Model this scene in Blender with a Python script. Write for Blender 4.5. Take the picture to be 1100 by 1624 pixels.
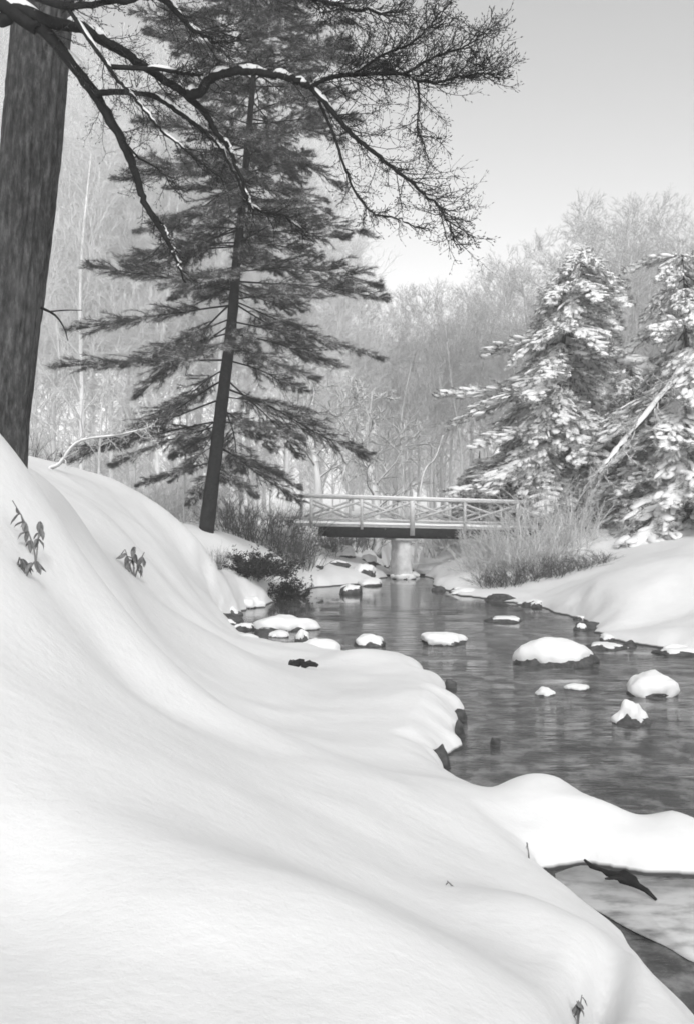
import bpy, math, random
import numpy as np
from mathutils import Vector, Matrix, Euler

# ------------------------------------------------------------------ clean
for o in list(bpy.data.objects):
    bpy.data.objects.remove(o)
S = bpy.context.scene
COL = S.collection
PI = math.pi

# ------------------------------------------------------------------ camera
CAM_Z = 3.2                    # metres above the water of the creek
FPX = 1624 * 35 / 36           # focal length in photograph pixels
cam = bpy.data.cameras.new('camera')
cam.lens = 35; cam.sensor_width = 36
cam.shift_y = -12 / 1624
cam.clip_start = 0.05; cam.clip_end = 2000
cam_o = bpy.data.objects.new('camera', cam); COL.objects.link(cam_o)
cam_o.location = (0, 0, CAM_Z); cam_o.rotation_euler = (PI/2, 0, 0)
S.camera = cam_o

# ------------------------------------------------------------------ light
SUN_EL, SUN_AZ = math.radians(40), math.radians(172)   # azimuth measured from +Y (view) towards +X
w = bpy.data.worlds.new('World'); S.world = w; w.use_nodes = True
nt = w.node_tree; nt.nodes.clear()
sky = nt.nodes.new('ShaderNodeTexSky'); sky.sky_type = 'NISHITA'; sky.sun_disc = False
sky.sun_elevation = SUN_EL; sky.sun_rotation = SUN_AZ
sky.air_density = 1.0; sky.dust_density = 1.0; sky.ozone_density = 1.0
bw = nt.nodes.new('ShaderNodeRGBToBW')
bg = nt.nodes.new('ShaderNodeBackground'); bg.inputs['Strength'].default_value = 0.145
wo = nt.nodes.new('ShaderNodeOutputWorld')
nt.links.new(sky.outputs[0], bw.inputs[0]); nt.links.new(bw.outputs[0], bg.inputs['Color'])
nt.links.new(bg.outputs[0], wo.inputs['Surface'])
sun = bpy.data.lights.new('sun', 'SUN'); sun.energy = 0.8; sun.angle = math.radians(12); sun.color = (1, 1, 1)
sun_o = bpy.data.objects.new('sun', sun); COL.objects.link(sun_o)
sd = Vector((math.sin(SUN_AZ)*math.cos(SUN_EL), math.cos(SUN_AZ)*math.cos(SUN_EL), math.sin(SUN_EL)))
sun_o.rotation_euler = sd.to_track_quat('Z', 'Y').to_euler()
sun_o.location = sd * 60
S.view_settings.view_transform = 'Standard'; S.view_settings.look = 'None'
S.view_settings.gamma = 1; S.view_settings.use_curve_mapping = False
S.view_settings.exposure = 0.92
S.cycles.use_denoising = True
S.cycles.max_bounces = 6; S.cycles.diffuse_bounces = 3; S.cycles.glossy_bounces = 3
S.cycles.transmission_bounces = 2; S.cycles.volume_bounces = 3; S.cycles.transparent_max_bounces = 6
S.cycles.filter_width = 1.7

def at(px, py, d):
    """world point seen at photograph pixel (px,py) at distance d along the view"""
    return np.array([(px-550)/FPX*d, d, CAM_Z-(py-800)/FPX*d])

# ------------------------------------------------------------------ object helpers
def tag(o, label=None, cat=None, group=None, kind=None):
    if label: o['label'] = label
    if cat: o['category'] = cat
    if group: o['group'] = group
    if kind: o['kind'] = kind
    return o
def thing(name, label, cat, loc=(0, 0, 0), rz=0, group=None):
    o = bpy.data.objects.new(name, None); COL.objects.link(o)
    o.empty_display_size = 0.2
    o.location = tuple(float(v) for v in loc); o.rotation_euler = (0, 0, rz)
    return tag(o, label, cat, group)
def put(name, me, parent=None, loc=(0, 0, 0), rot=(0, 0, 0), sc=1.0):
    o = bpy.data.objects.new(name, me); COL.objects.link(o)
    o.parent = parent
    o.location = tuple(float(v) for v in loc); o.rotation_euler = rot
    o.scale = (sc, sc, sc) if np.isscalar(sc) else sc
    return o
def copy_tree(o, parent=None):
    c = o.copy(); COL.objects.link(c); c.parent = parent
    for ch in list(o.children): copy_tree(ch, c)
    return c

# ------------------------------------------------------------------ mesh helpers
def mesh(name, V, F, mat, smooth=False):
    """V (n,3); F: list of arrays of faces, each (m,k)"""
    if isinstance(F, np.ndarray): F = [F]
    me = bpy.data.meshes.new(name)
    V = np.asarray(V, dtype=np.float32)
    me.vertices.add(len(V)); me.vertices.foreach_set('co', V.ravel())
    nl = sum(f.size for f in F); npoly = sum(len(f) for f in F)
    me.loops.add(nl); me.polygons.add(npoly)
    me.loops.foreach_set('vertex_index', np.concatenate([f.ravel() for f in F]).astype(np.int32))
    starts, tot, s = [], [], 0
    for f in F:
        k = f.shape[1]
        starts.append(s + np.arange(len(f))*k); tot.append(np.full(len(f), k)); s += f.size
    me.polygons.foreach_set('loop_start', np.concatenate(starts).astype(np.int32))
    if smooth: me.polygons.foreach_set('use_smooth', np.ones(npoly, dtype=bool))
    me.update(calc_edges=True); me.validate()
    if mat: me.materials.append(mat)
    return me

class MB:
    def __init__(s): s.v = []; s.f = {}; s.n = 0
    def add(s, V, F):
        V = np.asarray(V, float).reshape(-1, 3)
        if isinstance(F, np.ndarray): F = [F]
        for f in F: s.f.setdefault(f.shape[1], []).append(f + s.n)
        s.v.append(V); s.n += len(V); return s
    def mesh(s, name, mat, smooth=False):
        return mesh(name, np.concatenate(s.v), [np.concatenate(f) for f in s.f.values()], mat, smooth)

def norm(a): return a/np.maximum(np.linalg.norm(a, axis=-1, keepdims=True), 1e-9)
def prisms(P0, P1, R0, R1, k=3):
    """a bundle of straight tapering twigs"""
    P0, P1 = np.asarray(P0, float), np.asarray(P1, float)
    R0, R1 = np.asarray(R0, float)[:, None], np.asarray(R1, float)[:, None]
    d = norm(P1-P0)
    a = np.where(np.abs(d[:, 2:3]) < .95, np.array([[0, 0, 1.]]), np.array([[1., 0, 0]]))
    u = norm(np.cross(d, a)); v = np.cross(u, d)
    ring0, ring1 = [], []
    for i in range(k):
        t = 2*PI*i/k + PI/6
        o = math.cos(t)*u + math.sin(t)*v
        ring0.append(P0+o*R0); ring1.append(P1+o*R1)
    V = np.stack(ring0+ring1, 1); n = len(P0)
    b = np.arange(n)[:, None]*2*k
    F = np.concatenate([b+np.array([[i, (i+1) % k, k+(i+1) % k, k+i]]) for i in range(k)], 0)
    return V.reshape(-1, 3), F
def blades(P, D, L, W, rng):
    """needles: one slim triangle each"""
    D = norm(D); r = norm(rng.normal(size=D.shape)); u = norm(np.cross(D, r))
    L = np.asarray(L)[:, None]; W = np.asarray(W)[:, None]
    V = np.stack([P-u*W/2, P+u*W/2, P+D*L], 1)
    return V.reshape(-1, 3), np.arange(len(P)*3).reshape(-1, 3)
def spline(pts, n):
    """Catmull-Rom through pts (k,d)"""
    p = np.asarray(pts, float); p = np.vstack([2*p[0]-p[1], p, 2*p[-1]-p[-2]])
    out = []; t = np.linspace(0, len(p)-3-1e-6, n)
    i = t.astype(int); f = (t-i)[:, None]
    a, b, c, d = p[i], p[i+1], p[i+2], p[i+3]
    return .5*((2*b)+(-a+c)*f+(2*a-5*b+4*c-d)*f*f+(-a+3*b-3*c+d)*f**3)
def tube(path, rad, k=8, wob=0, rng=None, cap=True):
    path = np.asarray(path, float); n = len(path)
    rad = np.broadcast_to(np.asarray(rad, float), (n,))
    d = norm(np.gradient(path, axis=0))
    u = np.zeros((n, 3)); ref = np.array([0, 1., 0]) if abs(d[0][1]) < .8 else np.array([1., 0, 0])
    cur = norm(np.cross(d[0], ref))
    for i in range(n):
        cur = norm(cur - d[i]*np.dot(cur, d[i])); u[i] = cur
    v = np.cross(d, u)
    t = 2*PI*np.arange(k)/k
    R = rad[:, None]*np.ones((1, k))
    if wob: R = R*(1+wob*rng.normal(size=(n, k)))
    V = path[:, None]+(u[:, None]*np.cos(t)[None, :, None]+v[:, None]*np.sin(t)[None, :, None])*R[..., None]
    i, j = np.meshgrid(np.arange(n-1), np.arange(k), indexing='ij')
    F = np.stack([i*k+j, i*k+(j+1) % k, (i+1)*k+(j+1) % k, (i+1)*k+j], -1).reshape(-1, 4)
    V = V.reshape(-1, 3)
    if cap:
        V = np.vstack([V, path[0], path[-1]])
        j = np.arange(k)
        c0 = np.stack([(j+1) % k, j, np.full(k, n*k)], 1)
        c1 = np.stack([(n-1)*k+j, (n-1)*k+(j+1) % k, np.full(k, n*k+1)], 1)
        return V, [F, np.vstack([c0, c1])]
    return V, [F]
def box(c, s, R=None):
    c = np.asarray(c, float); s = np.asarray(s, float)/2
    V = np.array([[x, y, z] for x in (-1, 1) for y in (-1, 1) for z in (-1, 1)], float)*s
    if R is not None: V = V @ np.asarray(R).T
    F = np.array([[0, 1, 3, 2], [4, 6, 7, 5], [0, 4, 5, 1], [2, 3, 7, 6], [0, 2, 6, 4], [1, 5, 7, 3]])
    return V+c, F
def bar(p0, p1, wy, wz):
    """rectangular timber from p0 to p1 (roughly along x/z); wy depth, wz height"""
    p0, p1 = np.asarray(p0, float), np.asarray(p1, float)
    d = norm(p1-p0); y = norm(np.array([-d[1], d[0], 0]) if abs(d[2]) < .95 else np.array([0, 1., 0])); z = np.cross(d, y)
    R = np.stack([d, y, z], 1)
    return box((p0+p1)/2, (np.linalg.norm(p1-p0), wy, wz), R)
_ico = {}
def ico(sub):
    if sub not in _ico:
        import bmesh
        b = bmesh.new(); bmesh.ops.create_icosphere(b, subdivisions=sub, radius=1)
        b.verts.ensure_lookup_table()
        _ico[sub] = (np.array([v.co[:] for v in b.verts]), np.array([[v.index for v in f.verts] for f in b.faces])); b.free()
    return _ico[sub]

# value noise --------------------------------------------------------
_tab = np.random.default_rng(5).random((256, 256))
def vnoise(x, y, seed=0):
    x = np.asarray(x, float)+seed*17.31; y = np.asarray(y, float)+seed*9.77
    xi, yi = np.floor(x).astype(int), np.floor(y).astype(int)
    fx, fy = x-xi, y-yi
    fx = fx*fx*fx*(fx*(fx*6-15)+10); fy = fy*fy*fy*(fy*(fy*6-15)+10)
    g = lambda i, j: _tab[i & 255, j & 255]
    return (g(xi, yi)*(1-fx)*(1-fy)+g(xi+1, yi)*fx*(1-fy)+g(xi, yi+1)*(1-fx)*fy+g(xi+1, yi+1)*fx*fy)*2-1
def noise3(P, s, seed=0):
    return (vnoise(P[:, 0]*s, P[:, 1]*s, seed)+vnoise(P[:, 1]*s, P[:, 2]*s, seed+3)+vnoise(P[:, 2]*s, P[:, 0]*s, seed+7))/3

# ------------------------------------------------------------------ materials (all neutral: the photograph is black and white)
def mat(name):
    m = bpy.data.materials.new(name); m.use_nodes = True
    t = m.node_tree; b = t.nodes['Principled BSDF']
    return m, t, b
def N(t, typ, **kw):
    n = t.nodes.new(typ)
    for k, v in kw.items():
        if k in n.inputs: n.inputs[k].default_value = v
        else: setattr(n, k, v)
    return n
def ramp(t, src, stops):
    r = t.nodes.new('ShaderNodeValToRGB'); e = r.color_ramp.elements
    e[0].position, e[0].color = stops[0][0], (*[stops[0][1]]*3, 1)
    e[1].position, e[1].color = stops[-1][0], (*[stops[-1][1]]*3, 1)
    for p, v in stops[1:-1]:
        q = e.new(p); q.color = (v, v, v, 1)
    t.links.new(src, r.inputs[0]); return r.outputs[0]
def noise_tex(t, scale, detail=4, rough=.55, vec=None, stretch=None, obj=False):
    if vec is None:
        if obj:
            vec = N(t, 'ShaderNodeTexCoord').outputs['Object']
        else:
            vec = N(t, 'ShaderNodeNewGeometry').outputs['Position']
    if stretch:
        mp = N(t, 'ShaderNodeMapping'); mp.inputs['Scale'].default_value = stretch
        t.links.new(vec, mp.inputs[0]); vec = mp.outputs[0]
    n = N(t, 'ShaderNodeTexNoise', Scale=scale, Detail=detail, Roughness=rough)
    t.links.new(vec, n.inputs['Vector']); return n.outputs['Fac']
def bump(t, b, src, strength, dist, prev=None):
    n = N(t, 'ShaderNodeBump', Strength=strength, Distance=dist)
    t.links.new(src, n.inputs['Height'])
    if prev: t.links.new(prev, n.inputs['Normal'])
    t.links.new(n.outputs[0], b.inputs['Normal']); return n.outputs[0]

def snow_mat(name='snow', albedo=.88, ground=False):
    m, t, b = mat(name)
    col = ramp(t, noise_tex(t, 3.0, 5), [(.3, albedo-.03), (.7, albedo)])
    b.inputs['Roughness'].default_value = .65
    b.inputs['Specular IOR Level'].default_value = .25
    n0 = bump(t, b, noise_tex(t, 2.2, 4, .55), .35, .06)
    n1 = bump(t, b, noise_tex(t, 9, 6, .65), .4, .02, n0)
    bump(t, b, noise_tex(t, 70, 4, .7), .35, .005, n1)
    if ground:   # under the waterline the sheet is the gravelly bed of the creek
        sep = N(t, 'ShaderNodeSeparateXYZ'); t.links.new(N(t, 'ShaderNodeNewGeometry').outputs['Position'], sep.inputs[0])
        f = N(t, 'ShaderNodeMapRange'); f.inputs[1].default_value = .02; f.inputs[2].default_value = .05
        t.links.new(sep.outputs['Z'], f.inputs[0])
        mx = N(t, 'ShaderNodeMix', data_type='RGBA')
        t.links.new(f.outputs[0], mx.inputs['Factor']); mx.inputs[6].default_value = (.05, .05, .05, 1)
        t.links.new(col, mx.inputs[7]); col = mx.outputs[2]
    t.links.new(col, b.inputs['Base Color']); return m

def snowy(name, lo, hi, snow=.8, cover=.5, edge0=.25, edge1=.55, scale=3.0, rough=.85, nscale=6, bumpd=0):
    """bark / twigs / needles / stone that carries snow on what faces up; cover 0..1 = how much of it"""
    m, t, b = mat(name)
    base = ramp(t, noise_tex(t, nscale, 5, .65), [(.3, lo), (.7, hi)])
    g = N(t, 'ShaderNodeNewGeometry')
    sep = N(t, 'ShaderNodeSeparateXYZ'); t.links.new(g.outputs['Normal'], sep.inputs[0])
    up = N(t, 'ShaderNodeMapRange'); up.inputs[1].default_value = edge0; up.inputs[2].default_value = edge1
    t.links.new(sep.outputs['Z'], up.inputs[0])
    c = .5-(cover-.5)*.5
    nz = ramp(t, noise_tex(t, scale, 3), [(max(0, c-.06), 0), (min(1, c+.06), 1)])
    mul = N(t, 'ShaderNodeMath', operation='MULTIPLY'); t.links.new(up.outputs[0], mul.inputs[0]); t.links.new(nz, mul.inputs[1])
    mx = N(t, 'ShaderNodeMix', data_type='RGBA'); t.links.new(mul.outputs[0], mx.inputs['Factor'])
    t.links.new(base, mx.inputs[6]); mx.inputs[7].default_value = (snow, snow, snow, 1)
    t.links.new(mx.outputs[2], b.inputs['Base Color']); b.inputs['Roughness'].default_value = rough
    b.inputs['Specular IOR Level'].default_value = .2
    if bumpd: bump(t, b, noise_tex(t, nscale*2, 6, .7), .8, bumpd)
    return m

M_GROUND = snow_mat('snow_ground', .82, True)
M_SNOW = snow_mat('snow_cap', .84)
def bark_mat():
    m, t, b = mat('furrowed_bark')
    n1 = noise_tex(t, 6, 8, .75, stretch=(3.2, 3.2, .9), obj=True)
    n2 = noise_tex(t, 1.3, 5, .6, obj=True)
    c1 = ramp(t, n1, [(.34, .012), (.5, .05), (.68, .14)])
    lich = ramp(t, n2, [(.52, 0), (.68, .5)])
    mx = N(t, 'ShaderNodeMix', data_type='RGBA'); t.links.new(lich, mx.inputs['Factor'])
    t.links.new(c1, mx.inputs[6]); mx.inputs[7].default_value = (.13, .13, .13, 1)
    t.links.new(mx.outputs[2], b.inputs['Base Color']); b.inputs['Roughness'].default_value = .9
    n3 = bump(t, b, n1, 1.0, .03); bump(t, b, noise_tex(t, 26, 6, .7, stretch=(1.5, 1.5, .6), obj=True), .8, .012, n3); return m
M_BARK = bark_mat()
M_LIMB = snowy('dark_limb_bark', .012, .03, cover=.1, edge0=.55, edge1=.8, nscale=14)
M_TWIG = snowy('dark_twig', .02, .05, cover=.2, edge0=.3, edge1=.6, scale=9, nscale=14)
M_PTRUNK = snowy('pine_bark', .01, .03, cover=.05, nscale=9)
M_NEEDLE = snowy('pine_needles', .05, .11, cover=.45, edge0=.0, edge1=.4, scale=2.2)
M_NEEDLE2 = snowy('snowy_needles', .05, .1, cover=.75, edge0=-.15, edge1=.4, scale=3.0)
M_BARE = snowy('haze_paled_bark', .28, .45, cover=.85, edge0=-.3, edge1=.3, scale=1.2)  # frosted twigs, base colour also paled to stand in for distance haze
M_BARE_S = snowy('haze_paled_bark_snowed', .55, .75, cover=.95, edge0=-.45, edge1=.1, scale=1.2)  # snowed twigs, with more of the haze's paleness put into the base colour
M_WHITEW = snowy('snow_coated_bark', .15, .3, cover=.95, edge0=-.4, edge1=.1, scale=2)
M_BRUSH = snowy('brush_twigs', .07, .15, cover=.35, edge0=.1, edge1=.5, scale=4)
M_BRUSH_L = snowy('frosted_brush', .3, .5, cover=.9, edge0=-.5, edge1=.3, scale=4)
M_DARKLEAF = snowy('dark_evergreen_leaves', .02, .05, cover=.12, edge0=.3, edge1=.6, scale=5)
M_DRY = snowy('dry_leaves', .12, .26, cover=.0, nscale=20)
M_STONE = snowy('wet_stone', .03, .13, cover=.12, edge0=.7, edge1=.9, nscale=7, bumpd=.03)
M_WOOD = snowy('weathered_timber', .36, .52, cover=.6, edge0=.3, edge1=.8, nscale=8)
M_GIRDER = snowy('dark_girder', .012, .03, cover=.0, nscale=5)
M_PIER = snowy('pale_masonry', .5, .75, cover=.6, edge0=.1, edge1=.6, nscale=4, bumpd=.03)

def water_mat():
    m, t, b = mat('creek_water')
    bed = ramp(t, noise_tex(t, 2.2, 7, .65), [(.36, .02), (.5, .07), (.64, .22)])
    t.links.new(bed, b.inputs['Base Color'])
    b.inputs['Roughness'].default_value = .03; b.inputs['IOR'].default_value = 1.33
    mask = ramp(t, noise_tex(t, .35, 3, .5, stretch=(1, 1.7, 1)), [(.38, .08), (.62, 1)])
    sp = N(t, 'ShaderNodeSeparateXYZ'); t.links.new(N(t, 'ShaderNodeNewGeometry').outputs['Position'], sp.inputs[0])
    calm = N(t, 'ShaderNodeMapRange'); t.links.new(sp.outputs['Y'], calm.inputs[0])      # riffle below, still pool by the bridge
    calm.inputs[1].default_value = 20; calm.inputs[2].default_value = 32; calm.inputs[3].default_value = 1; calm.inputs[4].default_value = .12
    def masked(src):
        mu = N(t, 'ShaderNodeMath', operation='MULTIPLY'); t.links.new(src, mu.inputs[0]); t.links.new(mask, mu.inputs[1])
        m2 = N(t, 'ShaderNodeMath', operation='MULTIPLY'); t.links.new(mu.outputs[0], m2.inputs[0]); t.links.new(calm.outputs[0], m2.inputs[1]); return m2.outputs[0]
    n1 = bump(t, b, masked(noise_tex(t, 1.5, 3, .5, stretch=(1, 3.4, 1))), .5, .09)
    bump(t, b, masked(noise_tex(t, 8, 3, .6, stretch=(1, 2.8, 1))), .6, .025, n1)
    return m
M_WATER = water_mat()
def ice_mat():
    m, t, b = mat('grey_ice')
    c = ramp(t, noise_tex(t, 2.5, 5, .6, stretch=(1, 1.8, 1)), [(.32, .2), (.5, .5), (.7, .62)])
    t.links.new(c, b.inputs['Base Color']); b.inputs['Roughness'].default_value = .35
    bump(t, b, noise_tex(t, 14, 4), .3, .008); return m
M_ICE = ice_mat()

# ------------------------------------------------------------------ terrain
# shoreline of the creek, metres
WATER = np.array([(2.7,-9),(2.4,0),(2.15,4.5),(2.12,6.2),(2.02,7.2),(1.86,7.8),(1.62,8.35),(1.62,8.7),(2.1,8.85),(2.6,8.6),(3.0,8.55),
    (3.4,8.75),(3.6,9.3),(3.25,9.85),(2.75,9.75),(2.42,10.3),(1.9,10.45),(1.5,10.55),(1.2,11.4),(1.12,12.1),(1.5,13.2),(1.7,14.6),(1.72,15.4),
    (1.58,17.0),(1.4,19.4),(.7,20.5),(-.1,20.4),(-.6,21.2),(-1.2,22.4),(-2.2,23.6),(-3.1,26.4),(-3.4,28.2),(-2.9,31),(-2.3,34),(-1.7,36.5),(-1.2,38.4),(.3,39.4),(1.3,41),(1.7,45),(2.0,50),(2.6,58),
    (3.6,68),(5,82),(8,82),(5.6,68),(4.4,58),(3.8,50),(3.5,44),(3.5,40),(3.75,35.2),(5.1,32.7),(6.2,30),(6.7,27.2),(5.9,24.8),(6.4,22.7),(7.6,21.6),
    (8.8,19),(9.2,14),(8.8,6),(8.6,-9)], float)
CTRL = []
def cp(px, py, d): CTRL.append(tuple(at(px, py, d)))
CTRL += [(0,0,1.6),(-3,-3,2.9),(3.2,-3,.5),(-1.2,0,2.0),(1.3,0,1.0),(-5.5,7,4.0),(-6.5,12,4.0),(-7,3,4.3),(-12,6,4.6),(-12,-6,4.8),(-14,20,3.4)]
for a in [(0,1624,2.9),(300,1624,3.1),(600,1624,3.4),(850,1600,4.3),(985,1550,5.6),(0,1300,4.2),(300,1300,5.0),(600,1400,5.3),(830,1440,6.6),
          (740,1350,7.6),(600,1250,8.0),(400,1150,9.0),(200,1100,8.0),(0,1050,6.0),(0,900,7.4),(0,735,9.6),(100,780,13),(100,900,10.5),(180,1000,11),(180,900,14),(180,832,18),(185,812,22),
          (250,1000,13.5),(250,950,16),(250,900,19),(250,860,22.5),(255,832,27),(300,920,22.5),(310,850,28.5),(330,985,18.5),(340,1004,16),(345,998,20.5),(352,992,23),(400,1020,19),(400,1014,22),(290,985,17),(328,842,34),(370,858,35),(392,858,36.5),(430,872,37.5),(400,1040,17.5),(500,1180,11),(590,1110,14),
          (540,1048,17.6),(635,1042,18.3),(330,935,27.5),(420,878,36),(450,890,38),
          (1000,900,29),(1100,893,27),(1100,960,24.8),(900,938,31),(880,842,45),(1100,842,41),(1000,880,37),(900,892,40),(800,925,37)]: cp(*a)
CTRL += [(1.95,9.55,.42),(2.6,9.2,.36),(3.2,9.25,.34),(1.0,10.2,.42),(1.2,13.6,.38),(.9,11.8,.45),(-2.8,25,.3),(-1.0,21.0,.3),(7.2,24,.22),(6.6,23.5,.2),
         (-4.6,30,1.9),(-4.0,28,1.35),(-3.9,32,1.3),(-8,36,2.2),(-16,60,2.0),(-5,42,2.2),(-3.2,43,1.9),(-.4,42.5,.8),(-4,52,2.0),(.5,48,.9),(6.5,44,1.5),(4.5,42,.5),(5.0,38.5,.55),(4.3,47,.6),(5.5,41,.9),(9,44,2.1),(8,56,2.0),(12,30,1.9),(13,18,1.8),(12,6,1.8),
         (12,-8,1.8),(20,40,2.2),(20,10,2.4),(0,90,2.0),(20,80,2.1),(-20,90,2.0),(-40,40,3.0),(40,40,2.6),(-40,-10,5),(40,-10,3),(0,-12,1.8),(-60,100,2.4),(60,100,2.4)]
CT = np.array(CTRL)
def _tps():
    X = CT[:, :2]; n = len(X)
    r = np.linalg.norm(X[:, None]-X[None], axis=-1)
    K = np.where(r > 0, r*r*np.log(np.maximum(r, 1e-9)), 0)+np.eye(n)*.15
    Pm = np.hstack([np.ones((n, 1)), X])
    A = np.block([[K, Pm], [Pm.T, np.zeros((3, 3))]])
    return np.linalg.solve(A, np.concatenate([CT[:, 2], np.zeros(3)]))
TPS = _tps()
def land(x, y):
    out = np.empty_like(x); X = CT[:, :2]
    for i in range(0, len(x), 40000):
        q = np.stack([x[i:i+40000], y[i:i+40000]], 1)
        r = np.linalg.norm(q[:, None]-X[None], axis=-1)
        out[i:i+40000] = (np.where(r > 0, r*r*np.log(np.maximum(r, 1e-9)), 0))@TPS[:-3]+TPS[-3]+q@TPS[-2:]
    far = np.clip((np.hypot(x, y-30)-55)/50, 0, 1)
    return out*(1-far)+(2.1+vnoise(x*.03, y*.03, 4)*.4)*far
def shore_dist(x, y):
    """signed distance to the shoreline, positive on land"""
    p = np.stack([x, y], 1); d = np.full(len(x), 1e9); inside = np.zeros(len(x), bool)
    for a, b in zip(WATER, np.roll(WATER, -1, 0)):
        ab = b-a; t = np.clip(((p-a)@ab)/(ab@ab), 0, 1)
        d = np.minimum(d, np.linalg.norm(p-(a+t[:, None]*ab), axis=1))
        c = (a[1] > p[:, 1]) != (b[1] > p[:, 1])
        if c.any():
            xi = (b[0]-a[0])*(p[:, 1]-a[1])/((b[1]-a[1]) if b[1] != a[1] else 1e-9)+a[0]
            inside ^= c & (p[:, 0] < xi)
    return np.where(inside, -d, d)
# single pillows and hollows: x, y, half length, half width, turn, height
BUMPS = [(-3.4, 9.0, 1.3, 1.1, 0, .4), (-3.9, 8.0, 1.2, 1.0, 0, .15), (-.1, 4.15, 1.1, .6, -.1, .15), (-.2, 5.25, .9, .5, -.05, -.05), (1.9, 9.85, .35, .4, 0, .13), (2.75, 9.5, .28, .5, 0, -.13), (1.42, 10.2, .2, .4, 0, -.1), (1.12, 6.0, .42, .55, .2, .2), (1.22, 4.9, .09, .9, -.35, -.3), (1.62, 5.7, .35, .8, -.2, .12), (-.9, 6.4, .6, .55, 0, .06), (.3, 8.4, .55, .5, 0, .06), (-1.9, 9.0, .6, .6, 0, .06), (-.2, 11, .6, .7, 0, .07),
         (-1.3, 3.7, .3, .7, .3, -.16), (.9, 9.3, .5, .6, 0, .07), (1.6, 8.95, .3, .35, 0, -.12), (2.6, 9.35, .6, .25, 0, .08), (.9, 14.5, .6, 1.2, 0, .1), (.3, 18, .8, 1, 0, .12),
         (-1.0, 12.5, 1.3, .6, .6, .06), (-1.6, 10.4, 1.2, .5, .5, -.05), (-.5, 9.0, .9, .5, .4, .06), (.2, 7.2, .8, .6, 0, .06), (-1.3, 7.4, .9, .6, .3, .05), (-1.6, 15, 1.0, .6, -.6, .08),
         (8.2, 27, 1.6, 1.2, .3, .1), (7.6, 30, .8, 1.4, 0, .1), (7.2, 24.5, 1.5, .4, .1, -.1), (12, 34, 3, 1.5, .3, .15)]
def ground(x, y):
    x = np.atleast_1d(np.asarray(x, float)); y = np.atleast_1d(np.asarray(y, float))
    sd_ = shore_dist(x, y)+(.07*vnoise(x*2.1, y*2.1, 2)+.06*vnoise(x*.9, y*.9, 15)+.012*vnoise(x*5.2, y*5.2, 19))*np.clip((y-3)/8, 0.3, 3)
    L = np.maximum(land(x, y), .16)
    # drifts: long low swells running down the slope, and smaller pillows
    c, s = math.cos(.75), math.sin(.75)
    u, v = x*c+y*s, -x*s+y*c
    amp = np.clip(sd_/1.5, 0, 1)*np.where(x < 4, .5+.5*np.clip((y-14)/10, 0, 1), 1)
    L = L+amp*(.012*vnoise(u*.6, v*1.1, 1)+.02*vnoise(u*1.3, v*2.4, 6)+.06*vnoise(x*.55+.2*vnoise(x, y, 30), y*.55, 8)+.05*vnoise(x*1.05, y*1.05, 12)+.014*vnoise(x*2.6, y*2.6, 18))
    wdt = .42+.012*np.clip(y, 0, 60)
    t = np.clip(sd_/wdt, 0, 1); prof = np.sqrt(1-(1-t)**2)
    prof = .75*prof+.25*t
    for bx, by, hx, hy, an, hh in BUMPS:
        c, s = math.cos(an), math.sin(an); ux, uy = (x-bx)*c+(y-by)*s, -(x-bx)*s+(y-by)*c
        L = L+hh*np.exp(-(ux/hx)**2-(uy/hy)**2)*np.clip(sd_*2, 0, 1)
    return np.where(sd_ > 0, -.02+(L+.02)*prof, np.maximum(-.5, -.06+sd_*1.0))
def gz(x, y): return float(ground(x, y)[0])

def axis(lim0, fine0, fine1, lim1, st, g):
    a = list(np.arange(fine0, fine1, st)); s = st; x = a[-1]
    while x < lim1: s *= g; x += s; a.append(x)
    s = st; x = a[0]; b = []
    while x > lim0: s *= g; x -= s; b.append(x)
    return np.array(b[::-1]+a)
gx = axis(-420, -3.6, 3.8, 420, .06, 1.03); gy = axis(-60, 2, 13, 460, .06, 1.019)
GX, GY = np.meshgrid(gx, gy, indexing='xy')
GZ = ground(GX.ravel(), GY.ravel())
ny, nx = GX.shape
i, j = np.meshgrid(np.arange(ny-1), np.arange(nx-1), indexing='ij')
F = np.stack([i*nx+j, i*nx+j+1, (i+1)*nx+j+1, (i+1)*nx+j], -1).reshape(-1, 4)
tag(put('ground', mesh('ground', np.stack([GX.ravel(), GY.ravel(), GZ], 1), F, M_GROUND, True)), kind='structure')
# water surface (just the valley of the creek)
wv = np.array([(-6, -12, 0), (12, -12, 0), (12, 90, 0), (-6, 90, 0)], float)
tag(put('water', mesh('water', wv, np.array([[0, 1, 2, 3]]), M_WATER)), kind='structure')
# grey ice over the still backwater
ip = np.array([(870,1392),(930,1376),(1020,1400),(1130,1402),(1170,1470),(1120,1530),(1050,1500),(995,1474),(950,1448),(905,1425)], float)
iw = np.array([at(a, b, (CAM_Z)/((b-800)/FPX)) for a, b in ip]); iw = spline(np.vstack([iw, iw[:1]]), 60)[:-1]; iw[:, 2] = .006
top = iw.copy(); top[:, 2] = .02; n = len(iw)
k = np.arange(n)
V = np.vstack([iw, top, top.mean(0)])
tag(put('ice_sheet', mesh('ice_sheet', V, [np.stack([k, (k+1) % n, n+(k+1) % n, n+k], 1), np.stack([n+k, n+(k+1) % n, np.full(n, 2*n)], 1)], M_ICE)), kind='structure')

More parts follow.
